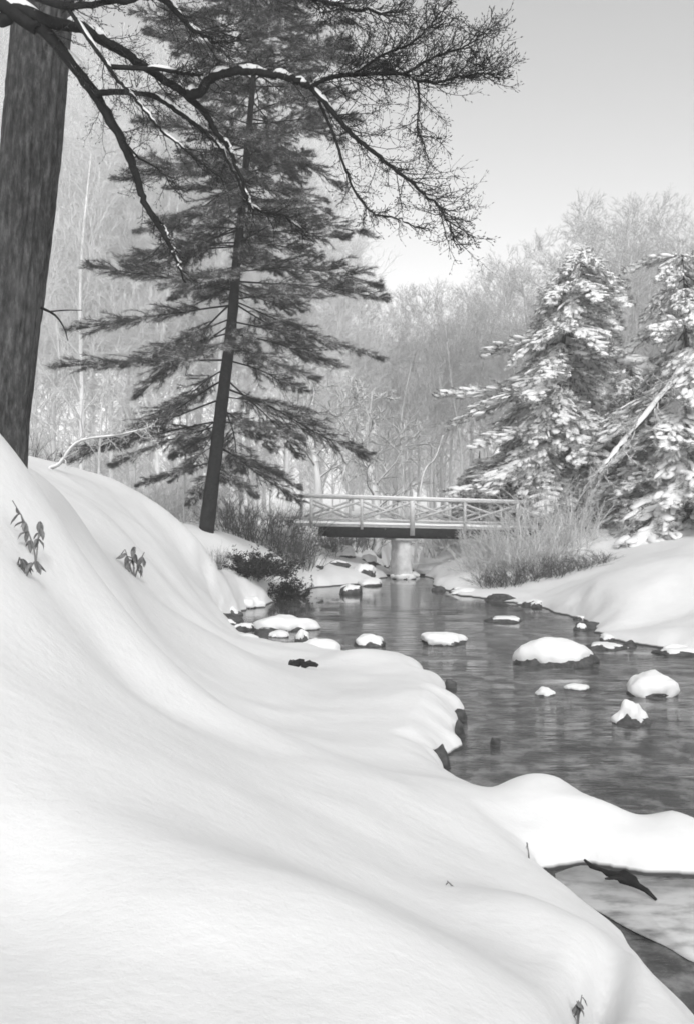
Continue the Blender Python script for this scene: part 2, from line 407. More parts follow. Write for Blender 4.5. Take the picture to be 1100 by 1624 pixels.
# ------------------------------------------------------------------ footbridge
BL, BR = np.array([-1.6, 41.0, 2.42]), np.array([9.0, 44.2, 2.12])
bdir = norm(BR-BL); bn = norm(np.array([-bdir[1], bdir[0], 0]))       # bn points away from the camera
def bp(s, off=0, h=0): return BL+bdir*s+bn*off+np.array([0, 0, h])
def bs(px):                                                           # distance along the bridge seen at px
    k = (px-550)/FPX; return (k*BL[1]-BL[0])/(bdir[0]-k*bdir[1])
BLEN = float(np.linalg.norm(BR-BL))
br = thing('footbridge', 'weathered timber footbridge with crossed railings over the creek', 'bridge', BL)
def bpart(name, m_, mb):
    V = np.concatenate(mb.v)-BL; mb.v = [V]
    return put(name, mb.mesh(name, m_), br)
bpart('deck', M_WOOD, MB().add(*bar(bp(-.6, .75, -.06), bp(BLEN+.6, .75, -.06), 1.6, .1)))
sn = []
for q in np.linspace(-.6, BLEN+.6, 40):
    sn.append([bp(q, o, h) for o, h in ((-.09, -.004), (-.1, .07+.02*math.sin(q*3)), (.1, .13+.02*math.sin(q*2)), (1.4, .13), (1.6, .06), (1.58, -.004))])
sn = np.array(sn); a, b = np.meshgrid(np.arange(39), np.arange(6), indexing='ij')
bpart('snow_cap', M_SNOW, MB().add(sn.reshape(-1, 3), np.stack([a*6+b, a*6+(b+1) % 6, (a+1)*6+(b+1) % 6, (a+1)*6+b], -1).reshape(-1, 4)))
for off in (.08, 1.4):
    bpart('girder', M_GIRDER, MB().add(*bar(bp(bs(520), off, -.33), bp(bs(905), off, -.33), .2, .43)))
posts = [493, 572, 652, 735, 818, 900]
for off in (-.02, 1.52):
    for i_, p in enumerate(posts):
        s_ = bs(p); hb = -.42 if p == 652 else -.2
        wd = .2 if p == 652 else .12
        bpart('post', M_WOOD, MB().add(*box(bp(s_, off-.07*(1 if off < 0 else -1), (1.06+hb)/2), (wd, .12, 1.06-hb))))
        if i_+1 < len(posts):
            e = bs(posts[i_+1])
            bpart('brace', M_WOOD, MB().add(*bar(bp(s_+.1, off-.03, .25), bp(e-.1, off-.03, .95), .045, .09)))
            bpart('brace', M_WOOD, MB().add(*bar(bp(s_+.1, off+.03, .95), bp(e-.1, off+.03, .25), .045, .09)))
    bpart('top_rail', M_WOOD, MB().add(*bar(bp(-.3, off, 1.1), bp(BLEN+.3, off, 1.1), .16, .08)))
    sn = MB().add(*bar(bp(-.3, off, 1.187), bp(BLEN+.3, off, 1.187), .17, .09)); bpart('snow_cap', M_SNOW, sn)
    bpart('lower_rail', M_WOOD, MB().add(*bar(bp(-.3, off, .2), bp(BLEN+.3, off, .2), .08, .09)))
# pier: courses of pale stone
rng = np.random.default_rng(3)
pc = bp(bs(645), .75, 0)
pv_ = []
for q_, zz in enumerate(np.linspace(-.4, 1.84, 15)):       # one battered, ice plastered masonry pier
    for k_ in range(20):
        a_ = 2*PI*k_/20; c_, s_ = math.cos(a_), math.sin(a_); m_ = max(abs(c_), abs(s_))**.85
        hw, hd = .31+.06*(1-q_/14), .6
        o_ = 1+rng.normal()*.05
        pv_.append(pc*np.array([1, 1, 0])+(bdir*c_*hw+bn*s_*hd)/m_*o_*np.array([1, 1, 0])+np.array([0, 0, zz]))
i_, k_ = np.meshgrid(np.arange(14), np.arange(20), indexing='ij')
bpart('pier', M_PIER, MB().add(np.array(pv_), np.stack([i_*20+k_, i_*20+(k_+1) % 20, (i_+1)*20+(k_+1) % 20, (i_+1)*20+k_], -1).reshape(-1, 4)))
bpart('pier_cap', M_WOOD, MB().add(*bar(bp(bs(645)-.5, .75, -.6), bp(bs(645)+.5, .75, -.6), 1.5, .1)))
for s_, sgn in ((-.45, 1), (BLEN-.8, -1)):
    for c in range(5):
        V, f = box((0, 0, 0), (.8, 1.4, .38)); V = V+rng.normal(size=V.shape)*.04
        cx = bp(s_-.3*sgn+rng.normal()*.05, .75, -.33-c*.42); bpart('abutment_stone', M_PIER, MB().add(V+cx, f))

# ------------------------------------------------------------------ stones
def stone_mesh(seed, sub=3, jag=.4):
    V, F = ico(sub); rng = np.random.default_rng(seed)
    A = rng.normal(size=(3, 3))*.18
    P = V*(1+jag*noise3(V*1.1+seed, 1.6, seed)[:, None]+.16*noise3(V+seed, 4.0, seed)[:, None]+.05*noise3(V+seed, 9, seed)[:, None])
    return P, F
def stone(px, py, wpx, hpx, seed, label, cap=.4, d=None, z=None, cat='rock', group=None, deep=.8):
    """stone whose foot shows at (px,py): wpx wide, hpx high in photograph pixels; cap = share of its height that is snow"""
    if d is None: d = CAM_Z/((py-800)/FPX)
    p = at(px, py, d); W, H = wpx/FPX*d, hpx/FPX*d
    t = thing('rock', label, cat, (p[0], p[1], p[2]), group=group)
    P, F = stone_mesh(seed)
    hs = H*(1-cap)
    Q = P*np.array([W/2, W/2*deep, hs*.95])
    Q[:, 2] = np.where(Q[:, 2] < -.15, -.15+Q[:, 2]*.2, Q[:, 2])
    put('stone', mesh('stone', Q, F, M_STONE, True), t)
    if cap > 0:
        V, F = ico(4); P4, _ = stone_mesh(seed, 4)
        az = np.arctan2(V[:, 1], V[:, 0])
        thr = .32-.8*(cap-.5)+.45*vnoise(np.cos(az)*1.8+seed, np.sin(az)*1.8, 3)
        g = np.clip((V[:, 2]-thr)/(1-np.minimum(thr, .8)), 0, 1)
        q = P4*np.array([W/2, W/2*deep, hs*.95])
        q[:, 2] = np.where(q[:, 2] < -.15, -.15+q[:, 2]*.2, q[:, 2])
        k_ = np.where(g > 0, 1.0+.07*np.sqrt(g)**.5, .93)
        c = q*np.stack([k_, k_, np.where(g > 0, 1, .93)], 1)
        c[:, 2] += .85*H*cap*(g**.7)*(1+.45*noise3(V, 1.6, seed+4)+.25*noise3(V, 3.7, seed+5))
        put('snow_cap', mesh('snow_cap', c, F, M_SNOW, True), t)
    return t
G_ST = 'stones standing in the creek'
stone(880,1053,128,46,17,'broad boulder under a thick snow dome, largest of the stones standing in the creek',.48,group=G_ST,deep=.6)
stone(1030,1100,86,40,12,'creek stone under a pointed cone of snow, just past the dark wedge rock',.72,group=G_ST)
stone(1000,1147,58,37,13,'wedge shaped dark rock with thin snow on top, closest snow capped stone in open water',.35,group=G_ST)
stone(700,1020,72,22,14,'low flat creek stone under an even snow cap beside the small block',.6,group=G_ST)
stone(586,1023,50,20,15,'small blocky dark stone with a snow lid just off the mounded snow point',.45,group=G_ST)
stone(862,1102,34,12,16,'small white snowy lump in the water in front of the broad boulder',.7,group=G_ST)
stone(915,1093,40,10,17,'tiny snow topped stone beside the white lump in front of the broad boulder',.6,group=G_ST)
stone(785,1180,14,13,18,'small bare dark stone alone in the open dark water',0,group=G_ST)
stone(712,1090,22,16,19,'small bare dark rock at the water edge, upstream end of the rounded snow point',0,group=G_ST)
stone(727,1140,24,16,20,'bare dark rock tucked against the side of the rounded snow point',0,group=G_ST)
stone(692,1216,44,38,21,'dark jagged rock in the notch between the two snow points',0,group='dark rocks along the snow edge')
stone(727,1168,16,30,24,'narrow dark rock beneath the tip of the rounded snow point',0,group='dark rocks along the snow edge')
stone(866,1398,30,22,22,'dark stone at the inner corner of the icy backwater',0,group='dark rocks along the snow edge')
stone(555,942,34,16,23,'dark rock in the shaded water below the bridge, upstream of the pool',.1,group=G_ST)
stone(395,963,50,22,25,'white snow mound stone beneath the dark evergreen shrub',.7,group=G_ST)
stone(368,975,30,14,26,'dark flat stone beside the snow mound under the dark evergreen shrub',.2,group=G_ST)
stone(452,998,88,26,27,'long snow covered ledge stone at the mouth of the side pool',.62,group=G_ST)
stone(505,1040,72,30,28,'snow heaped rock with a dark foot beside the mounded snow point',.65,group=G_ST)
stone(395,1016,42,12,29,'low stone with a thin white cap in front of the side pool',.45,group=G_ST)
stone(640,918,40,12,30,'distant snowy stone close to the foot of the bridge pier',.7,group=G_ST)
stone(600,912,46,16,31,'distant snowy stone under the bridge, on the evergreen side of the pier',.7,group=G_ST)
stone(690,912,70,22,32,'snow heaped stones under the bridge on the open side of the pier',.75,group=G_ST)
stone(800,985,60,10,33,'thin dark stone bar barely above water off the snowy far bank',.25,group=G_ST)
stone(960,1028,70,10,34,'flat dark stone slab edging the low snow shelf',.15,group=G_ST)
stone(1075,1036,80,10,35,'flat dark stone slab farther along the low snow shelf, by the picture edge',.15,group=G_ST)
stone(730,938,34,8,36,'thin dark stone where the far snow bank meets the pool',.1,group=G_ST)

rng = np.random.default_rng(91)
ORD = 'first second third fourth fifth sixth seventh eighth ninth tenth eleventh twelfth thirteenth'.split()
lp = spline([(-4.0, 28.4, 0), (-3.6, 27, 0), (-3.3, 26, 0), (-2.3, 24, 0), (-1.4, 22.6, 0), (-.7, 21.4, 0)], 60)
for k in range(11):
    p = lp[min(59, int(k*5.4+rng.integers(0, 4)))]+np.array([rng.normal()*.25+.15, rng.normal()*.25+.2, 0])
    px = 550+p[0]/p[1]*FPX; py = 800+CAM_Z/p[1]*FPX
    stone(px, py, rng.uniform(16, 42), rng.uniform(9, 18), 400+k, '%s rough rock from the evergreen shrub along the fringe of the side pool' % ORD[k], rng.choice([.0, .25, .4, .5]), group='rocks fringing the side pool')
lp = spline([(3.7, 38, 0), (4.4, 34, 0), (5.4, 32.4, 0), (6.2, 30.2, 0), (6.7, 27.6, 0), (6.0, 25, 0), (6.6, 22.8, 0), (7.7, 21.6, 0)], 60)
for k in range(13):
    p = lp[min(59, int(k*4.6+rng.integers(0, 4)))]+np.array([rng.normal()*.2-.1, rng.normal()*.2, 0])
    px = 550+p[0]/p[1]*FPX; py = 800+CAM_Z/p[1]*FPX
    stone(px, py, rng.uniform(16, 55), rng.uniform(6, 13), 430+k, '%s low dark rock from the bridge along the foot of the snowy far bank' % ORD[k], rng.choice([.0, .2, .4]), group='rocks at the foot of the far bank')
for k in range(12):
    d = rng.uniform(38.5, 47); p = np.array([rng.uniform(-1.2, 3.4), d])
    px = 550+p[0]/p[1]*FPX; zz = max(0, gz(*p)-.05); py = 800+(CAM_Z-zz)/p[1]*FPX
    stone(px, py, rng.uniform(18, 44), rng.uniform(8, 20), 460+k, 'snow patched rock in the narrow channel under the bridge', rng.choice([.2, .4, .5, .6]), d=d, group='rocks under the bridge')

# logs ---------------------------------------------------------------
def log(pts, rad, label, name='log', snow=False):
    p = spline(pts, 10); rng = np.random.default_rng(len(label))
    t = thing(name, label, 'log', p[0])
    put('bark', MB().add(*tube(p-p[0]+rng.normal(size=p.shape)*.012, rad, 9, .14, rng)).mesh('bark', M_LIMB, True), t)
    if len(pts) > 3:
        q = p[6]-p[0]; e = spline([q, q+np.array([-.10, .02, .02]), q+np.array([-.2, .06, .0])], 8)
        put('branch_stub', MB().add(*tube(e, np.linspace(.03, .008, 8), 7, .16, rng)).mesh('branch_stub', M_LIMB, True), t)
    return t
def onwater(px, py, z): return at(px, py, (CAM_Z-z)/((py-800)/FPX))
log([onwater(925,1370,.1), onwater(965,1385,.12), onwater(1000,1398,.1), onwater(1038,1424,.04)], [.01,.02,.018,.025,.03,.06,.045,.03,.022,.012], 'black wet log poking out beneath the snow lump over the icy backwater')
p = np.array([-.88, 16.6]); z = gz(*p)
log([(p[0]-.05,p[1],z+.05),(p[0]+.18,p[1]-.05,z+.06),(p[0]+.4,p[1]-.1,z+.04)], [.06,.065,.065,.06,.06,.055,.05,.045,.04,.03], 'short dark log end showing through the snow slope above the creek')

# ------------------------------------------------------------------ big trunk at the picture edge
def big_trunk():
    path = spline([at(-9,735,9.6)-np.array([0,0,.5]), at(-9,735,9.6), at(7,600,9.62), at(37,350,9.66), at(60,120,9.7), at(80,-150,9.8), at(100,-600,10)], 70)
    base = path[0].copy()
    rpx = np.interp(path[:, 2], [3.0, 3.6, 4.2, 5.5, 7.2, 13], [.34, .30, .265, .26, .265, .2])
    path = spline(path, 420); rpx = np.interp(path[:, 2], [3.0, 3.6, 4.2, 5.5, 7.2, 13], [.32, .285, .265, .26, .265, .2])
    k = 150; n = len(path); th = 2*PI*np.arange(k)/k
    V = []
    for q in range(n):
        z = path[q, 2]+0*th; cx, sx = np.cos(th), np.sin(th)
        a_ = th+.12*vnoise(z*.8, cx*2, 4)
        fur = np.abs(vnoise(a_*4.6, z*.9, 9))+.5*np.abs(vnoise(a_*10, z*2.2, 5))
        plate = .35*np.abs(vnoise(a_*9, z*6, 14))
        r = rpx[q]*(1+.05*vnoise(cx*1.5+3, z*.7+sx, 3)+.03*vnoise(cx*3, z*2+sx*3, 21))+.05*np.minimum(fur, .7)-.02*plate-.012
        V.append(np.stack([path[q, 0]+r*cx, path[q, 1]+r*sx, np.full(k, path[q, 2])], 1))
    V = np.concatenate(V)-base
    i, j = np.meshgrid(np.arange(n-1), np.arange(k), indexing='ij')
    F = np.stack([i*k+j, i*k+(j+1) % k, (i+1)*k+(j+1) % k, (i+1)*k+j], -1).reshape(-1, 4)
    t = thing('tree', 'massive leaning trunk with furrowed grey bark at the top of the snow slope', 'tree', base)
    put('trunk', mesh('trunk', V, F, M_BARK, True), t)
    for pts, r in (([at(66,488,9.6), at(88,500,9.5), at(102,520,9.4), at(108,540,9.3)], .014), ([at(80,494,9.55), at(105,492,9.5), at(130,492,9.45)], .008)):
        put('branch', MB().add(*tube(spline(pts, 10)-base, np.linspace(r, .004, 10), 6)).mesh('branch', M_LIMB, True), t)
    for pts, r in (([at(80,-420,9.9), at(200,-600,9.0), at(330,-700,8.5)], .1), ([at(70,-500,10), at(-100,-680,11), at(-300,-800,12)], .09)):
        put('branch', MB().add(*tube(spline(pts, 14)-base, np.linspace(r, .03, 14), 8)).mesh('branch', M_LIMB, True), t)
big_trunk()

# ------------------------------------------------------------------ overhanging bare tree (trunk outside the frame, limbs inside)
def twig_spray(path, rng, n2, len2, spread, lift, r2=.006, n3=7, start=.15, out=None, bias=None):
    """fine twigs along a limb; returns segment lists"""
    P0, P1, R0, R1 = out
    m = len(path); d = norm(np.gradient(path, axis=0))
    for _ in range(n2):
        q = rng.uniform(start, 1); k = min(m-1, int(q*(m-1)+.5)); p = path[k].copy()
        dr = d[k]*rng.uniform(.35, 1.0)+rng.normal(size=3)*spread*np.array([1, 1, .8])
        if bias is not None: dr = dr+bias*rng.uniform(0, 1)
        dr = norm(dr); L = len2*rng.uniform(.4, 1.1)*(1.1-.5*q); ns = 6; r = r2*rng.uniform(.7, 1.2)
        for s_ in range(ns):
            dr = norm(dr+rng.normal(size=3)*.16+np.array([0, 0, lift*(s_/ns)]))
            p1 = p+dr*L/ns
            P0.append(p); P1.append(p1); R0.append(r*(1-.75*s_/ns)); R1.append(r*(1-.75*(s_+1)/ns))
            for _k in range(n3 if s_ > 0 else 1):
                if rng.random() < .42:
                    e = norm(dr+rng.normal(size=3)*.75); l = L*rng.uniform(.1, .34); pp = p1
                    for g in range(3):
                        e = norm(e+rng.normal(size=3)*.22+np.array([0, 0, .18*lift]))
                        p2 = pp+e*l/3
                        P0.append(pp); P1.append(p2); R0.append(r*.5*(1-.3*g)); R1.append(r*.5*(.7-.3*g)); pp = p2
                        if rng.random() < .6:
                            h = norm(e+rng.normal(size=3)*.9); P0.append(p2); P1.append(p2+h*l*.22); R0.append(r*.35); R1.append(r*.16)
                    bud = p2+e*.018; P0.append(p2); P1.append(bud); R0.append(r*.75); R1.append(r*.4)
            p = p1
def snow_strip(path, rad, rng, prob=.7):
    """snow lying along the top of a limb: lens-shaped tube just above it"""
    mb = MB(); n = len(path); k = 0
    while k < n-4:
        m = rng.integers(4, 11); e = min(n, k+m)
        if rng.random() < prob and e-k >= 4:
            p = path[k:e].copy(); r = rad[k:e]
            env = np.sin(np.linspace(.15, PI-.15, e-k))
            p[:, 2] += r*.85+.004
            mb.add(*tube(p, r*.9*env+.004, 6))
        k = e+rng.integers(0, 3)
    return mb if mb.n else None
def overhanging():
    rng = np.random.default_rng(21)
    tx, ty = -5.4, 7.4; base = np.array([tx, ty, gz(tx, ty)-.3])
    t = thing('tree', 'dark bare branches sweeping in from above, finely twigged and dusted with snow', 'tree', base)
    tp = spline([base, base+np.array([.05, .0, 3]), base+np.array([.2, .1, 7]), base+np.array([.1, .2, 12])], 24)
    put('trunk', MB().add(*tube(tp-base, np.linspace(.3, .14, 24), 14, .03, rng)).mesh('trunk', M_BARK, True), t)
    j1 = np.array([tx+.15, ty+.05, base[2]+5.2]); j2 = np.array([tx+.2, ty+.1, base[2]+6.2])
    A = lambda pts, d0, d1: [at(x, y, d0+(d1-d0)*i/(len(pts)-1)) for i, (x, y) in enumerate(pts)]
    L = []
    def limb(pts, r0, r1, n2, len2, spread=.5, lift=.1, snow=.5, n3=6, start=.15, bias=None, r2=.006):
        L.append((np.array(pts), r0, r1, n2, len2, spread, lift, snow, n3, start, bias, r2))
    # B1 main drooping limb
    limb([j1]+A([(0,5),(60,40),(105,88),(150,150),(190,215),(215,275),(232,325),(262,375),(280,410),(292,450)], 8.0, 8.6), .055, .006, 34, .42, snow=.35)
    # B2 upper limb carrying the long arching bough
    limb([j2]+A([(-60,-20),(30,14),(85,36),(130,44),(168,66),(205,88),(250,119),(290,146),(325,180),(345,212),(365,240),(385,290),(402,335)], 8.0, 8.4), .055, .006, 44, .45, snow=.45, start=.3)
    # arching bough with snow on its back
    limb(A([(298,150),(318,146),(330,128),(350,118),(380,113),(415,116),(455,123),(482,133),(494,139)], 8.1, 7.9), .024, .02, 18, .45, snow=.95)
    limb(A([(492,139),(512,127),(540,120),(575,118),(605,116),(640,118),(662,128),(695,130),(730,122),(760,117),(785,112)], 7.9, 7.6), .017, .004, 90, .5, .5, .35, snow=.5, n3=8, start=.05, bias=np.array([.2,0,.1]))
    limb(A([(494,140),(520,168),(555,210),(590,240),(625,268),(655,292),(685,318),(706,345),(722,385)], 7.9, 7.7), .019, .004, 60, .55, .5, .15, snow=.35, n3=8, start=.05, bias=np.array([.45,0,.15]))
    limb(A([(505,160),(530,215),(545,262),(562,302),(592,338),(630,346),(668,364)], 7.9, 8.0), .010, .003, 24, .36, snow=.3, n3=6, lift=.0)
    limb(A([(662,128),(664,160),(662,200),(668,225)], 7.75, 7.7), .007, .003, 14, .4, snow=.1, lift=-.1)
    limb(A([(560,118),(610,85),(650,70),(680,40),(708,12)], 7.8, 7.6), .009, .003, 30, .42, snow=.2, lift=.3, n3=8)
    limb(A([(640,118),(690,90),(735,75),(775,45)], 7.7, 7.5), .008, .003, 26, .38, snow=.2, lift=.35, n3=8)
    # middle limbs
    limb(A([(150,148),(180,146),(215,147),(245,153),(280,175),(310,198),(345,228),(365,262),(385,302),(398,335)], 8.15, 8.4), .022, .006, 30, .42, snow=.3)
    limb(A([(110,15),(150,75),(172,105),(186,126),(206,148),(236,182),(262,213),(292,236),(322,262),(350,285)], 7.8, 8.3), .014, .004, 28, .42, snow=.2)
    limb(A([(175,106),(245,110),(300,117),(322,119)], 8.0, 8.0), .013, .009, 12, .3, snow=.5)
    limb(A([(190,215),(218,248),(255,272),(278,302)], 8.3, 8.4), .008, .003, 12, .3, snow=.2)
    limb(A([(228,318),(246,342),(262,362),(270,390)], 8.5, 8.5), .009, .004, 8, .25, snow=.2)
    limb(A([(386,318),(420,338),(455,345),(500,385)], 8.4, 8.6), .010, .003, 18, .4, snow=.2)
    limb([j2+np.array([.1,0,.6])]+A([(90,-70),(240,-10),(275,12),(305,45),(332,61),(354,74)], 7.6, 7.9), .035, .004, 34, .5, snow=.3, start=.3)
    limb([j2+np.array([.1,.1,1.2])]+A([(100,-160),(300,-60),(480,-10),(560,15),(640,20)], 7.6, 7.4), .035, .004, 60, .6, snow=.3, start=.4, n3=8)
    limb(A([(60,-5),(110,10),(180,2),(280,-20)], 7.9, 7.6), .03, .008, 26, .3, snow=.2)
    for pts, r0, r1, n2, len2, spread, lift, snow, n3, start, bias, r2 in L:
        n = max(26, len(pts)*6); path = spline(pts, n)
        path = path + .008*rng.normal(size=path.shape)*np.linspace(0, 1, n)[:, None]
        q = np.linspace(0, 1, n); rad = r0*(1-q)**.8+r1
        lo = put('limb', MB().add(*tube(path-base, rad, 8, .06, rng)).mesh('limb', M_LIMB, True), t)
        out = ([], [], [], [])
        twig_spray(path, rng, int(n2*1.35), len2, spread, lift, r2*.8, n3, start, out, bias)
        P0, P1, R0, R1 = [np.array(o) for o in out]
        tag(put('twigs', MB().add(*prisms(P0-base, P1-base, R0, R1)).mesh('twigs', M_TWIG), lo), kind='stuff')
        sm = snow_strip(path-base, rad, rng, snow)
        if sm: tag(put('snow_cap', sm.mesh('snow_cap', M_SNOW, True), lo), kind='stuff')
overhanging()

# ------------------------------------------------------------------ conifers
def bough_mesh(seed, L=4.0, needle=.15, nw=.014, dens=1.0, droop=.12, width=.42, snowpads=0):
    """one bough along +X: wood and needle sprays as a mesh, snow pads as another"""
    rng = np.random.default_rng(seed)
    P0, P1, R0, R1 = [], [], [], []
    TP, TD = [], []
    pads = []
    n = 26; q = np.linspace(0, 1, n)
    ax = np.stack([q*L, .12*np.sin(q*5+seed)*q, -droop*L*q**2+.10*L*np.clip(q-.6, 0, 1)**1.5+.02*np.sin(q*9+seed)], 1)
    for k in range(n-1):
        P0.append(ax[k]); P1.append(ax[k+1]); R0.append(.035*(1-.85*q[k])); R1.append(.035*(1-.85*q[k+1]))
    nt_ = int(44*dens)
    for k in range(nt_):
        s_ = rng.uniform(.14, 1.0); p = np.array([np.interp(s_, q, ax[:, c]) for c in range(3)])
        side = 1 if k % 2 else -1
        wl = L*width*(math.sin(PI*min(1, s_**.8*.86+.1))**.8)*rng.uniform(.55, 1.1)*.75
        an = rng.uniform(.5, .95)*side
        dr = np.array([math.cos(an), math.sin(an), rng.normal()*.10+.05]); m = max(4, int(wl/.13))
        pp = p; tw_path = [p]
        for g in range(m):
            dr = norm(dr+rng.normal(size=3)*np.array([.07, .07, .06])+np.array([.03, 0, -.03]))
            p2 = pp+dr*wl/m
            P0.append(pp); P1.append(p2); R0.append(.008); R1.append(.006)
            for _ in range(2):
                TP.append(pp+(p2-pp)*rng.random()); TD.append(dr)
            if g > 0 and rng.random() < .55:      # short side sprig
                e = norm(dr+np.array([0, rng.choice([-1, 1])*.8, rng.normal()*.2])); l = wl*.22*rng.uniform(.5, 1.2)
                P0.append(p2); P1.append(p2+e*l); R0.append(.005); R1.append(.003)
                for u in (.4, .75, 1):
                    TP.append(p2+e*l*u); TD.append(e)
            tw_path.append(p2)
            pp = p2
        TP.append(pp); TD.append(dr)
        if snowpads and rng.random() < snowpads and len(tw_path) >= 4: pads.append(np.array(tw_path))
    for s_ in np.linspace(.55, 1, 16):
        TP.append(np.array([np.interp(s_, q, ax[:, c]) for c in range(3)])); TD.append(np.array([1, 0, .05]))
    TP, TD = np.array(TP), np.array(TD); per = 8
    P = np.repeat(TP, per, 0)+rng.normal(size=(len(TP)*per, 3))*.015
    D = norm(np.repeat(TD, per, 0)+rng.normal(size=P.shape)*np.array([.55, .55, .4]))
    mb = MB().add(*blades(P, D, needle*rng.uniform(.6, 1.2, len(P)), nw*rng.uniform(.7, 1.3, len(P)), rng))
    wood = MB().add(*prisms(P0, P1, R0, R1))
    me_w = wood.mesh('bough_wood', M_PTRUNK)
    pm = None
    if pads:
        sm = MB()
        pads.append(ax[6:])
        runs = []
        for tp_ in pads:
            k = 0
            while k < len(tp_)-3:
                e = min(len(tp_), k+int(rng.integers(4, 8))); runs.append(tp_[k:e]); k = e-(1 if rng.random() < .6 else -1)
        Vb, Fb = ico(2)
        for _ in range(14):          # heavier clots where twigs join the bough
            c_ = ax[rng.integers(7, 26)]+np.array([0, rng.normal()*.28, .03])
            Qb = Vb*(1+.35*noise3(Vb+rng.random(3)*9, 1.7, 3)[:, None])*np.array([.24, .19, .10])*rng.uniform(.6, 1.3)
            sm.add(Qb+c_, Fb)
        for tp_ in runs:
            if len(tp_) < 4: continue
            m = len(tp_); env = np.sin(np.linspace(.3, PI-.3, m))**.4*rng.uniform(.5, 1.35)*(.75+.5*rng.random(m))
            Vt, Ft = tube(np.zeros((m, 3))+np.array([1, 0, 0])*np.arange(m)[:, None]*.13, np.ones(m), 7)
            # cross-section flattened: wide sideways, thin upward
            d_ = norm(np.gradient(tp_, axis=0)); sd2 = norm(np.cross(d_, np.array([0, 0, 1.])))
            t7 = 2*PI*np.arange(7)/7
            wv_ = (.125*env)[:, None]*np.cos(t7)[None]*(1+.2*rng.normal(size=(m, 7))); hv = (.07*env)[:, None]*np.sin(t7)[None]
            Q = tp_[:, None]+sd2[:, None]*wv_[..., None]+np.array([0, 0, 1.])*hv[..., None]+np.array([0, 0, .035])
            Q = np.vstack([Q.reshape(-1, 3), tp_[0], tp_[-1]]); sm.add(Q, Ft)
        pm = sm.mesh('snow_load', M_SNOW, True)
    return mb, wood, pm
def make_boughs(nv, matn, **kw):
    out = []
    for s_ in range(nv):
        nb, wood, pm = bough_mesh(100*nv+s_, **kw)
        me = wood.mesh('bough', M_PTRUNK)
        nm = nb.mesh('needles', matn)
        out.append((me, nm, pm))
    return out
def conifer(path, rads, boughs, Lf, pitchf, h0, h1, step, per, seed, label, group=None, extra=(), clear=0, wild=.09):
    """path: trunk points from the ground up (world)"""
    rng = np.random.default_rng(seed)
    pth = spline(path, 50); base = pth[0].copy()
    t = thing('conifer', label, 'tree', base, group=group)
    rad = np.interp(np.linspace(0, 1, 50), np.linspace(0, 1, len(rads)), rads)
    put('trunk', MB().add(*tube(pth-base, rad, 12, .04, rng)).mesh('trunk', M_PTRUNK, True), t)
    hs = pth[:, 2]-base[2]
    H = h0; k = 0
    def one(h, az, L, pitch):
        nonlocal k
        p = np.array([np.interp(h, hs, pth[:, c]) for c in range(3)])-base
        me, nm, pm = boughs[rng.integers(len(boughs))]
        sc = L/4.0
        b = put('bough', me, t, p, (rng.normal()*.12, pitch, az), (sc, sc*rng.uniform(.8, 1.15), sc**.5))
        tag(put('needles', nm, b), kind='stuff')
        if pm: tag(put('snow_load', pm, b), kind='stuff')
    while H < h1:
        off = rng.uniform(0, 2*PI)
        for a in range(per):
            if rng.random() < .1: continue
            az = off+2*PI*a/per+rng.normal()*.25
            if H < clear and math.sin(az) < -.72: continue      # self-pruned on the open creek side
            one(H+rng.normal()*step*.3, az, Lf(H)*rng.uniform(.5, 1.12), pitchf(H)+rng.normal()*wild)
        H += step*rng.uniform(.8, 1.2)*(.72 if clear and H > clear+1.5 else 1)
    for e in extra: one(*e)
    return t
bo_pine = make_boughs(8, M_NEEDLE, dens=1.15, width=.36, needle=.19, nw=.0085)
R = math.radians
PD = 34
pine_path = [at(327,846,PD), at(338,760,PD), at(347,680,PD), at(356,610,PD), at(368,510,PD), at(375,420,PD), at(384,330,PD), at(398,170,PD), at(412,0,PD), at(428,-180,PD)]
conifer(pine_path, [.27,.235,.215,.2,.175,.155,.13,.1,.07,.03], bo_pine,
        lambda h: float(np.interp(h, [2, 3, 4.5, 7, 9, 12, 16, 19, 22], [2.6, 3.6, 5.2, 5.3, 4.6, 4.2, 4.2, 3.8, 2.2])),
        lambda h: float(np.interp(h, [1.8, 4, 7, 11, 16, 21], [.4, .3, .2, .1, -.04, -.3])), 2.2, 22, .62, 5, 4,
        'tall dark pine with layered drooping boughs on the bank beside the footbridge', clear=6.2, wild=.14)
bo_snow = make_boughs(6, M_NEEDLE2, dens=1.2, width=.5, snowpads=.92, droop=.28, nw=.014)
def zt(px, py, d): return at(px, py, d)
conifer([zt(868,815,47), zt(872,740,47), zt(880,650,47), zt(893,540,47), zt(912,455,47), zt(925,398,47)], [.22,.19,.15,.10,.05,.015], bo_snow,
        lambda h: float(np.interp(h, [.8, 3, 5, 9, 12.5], [4.9, 5.5, 5.3, 4.2, 2.3])), lambda h: float(np.interp(h, [1, 6, 12], [.22, .34, .36])),
        1.0, 13.2, .75, 7, 9, 'snow laden conifer with hanging white boughs beyond the far bank', 'snow laden conifers', wild=.22)
conifer([zt(1092,838,43), zt(1090,700,43), zt(1087,560,43), zt(1083,430,43), zt(1081,405,43)], [.18,.13,.07,.02,.006], bo_snow,
        lambda h: float(np.interp(h, [.8, 3, 6, 11], [5.0, 5.4, 4.8, 2.4])), lambda h: float(np.interp(h, [1, 6, 12], [.35, .45, .4])),
        .8, 12.3, .75, 7, 10, 'snow laden conifer cut by the picture edge, white boughs hanging to the flat snow', 'snow laden conifers', wild=.2)
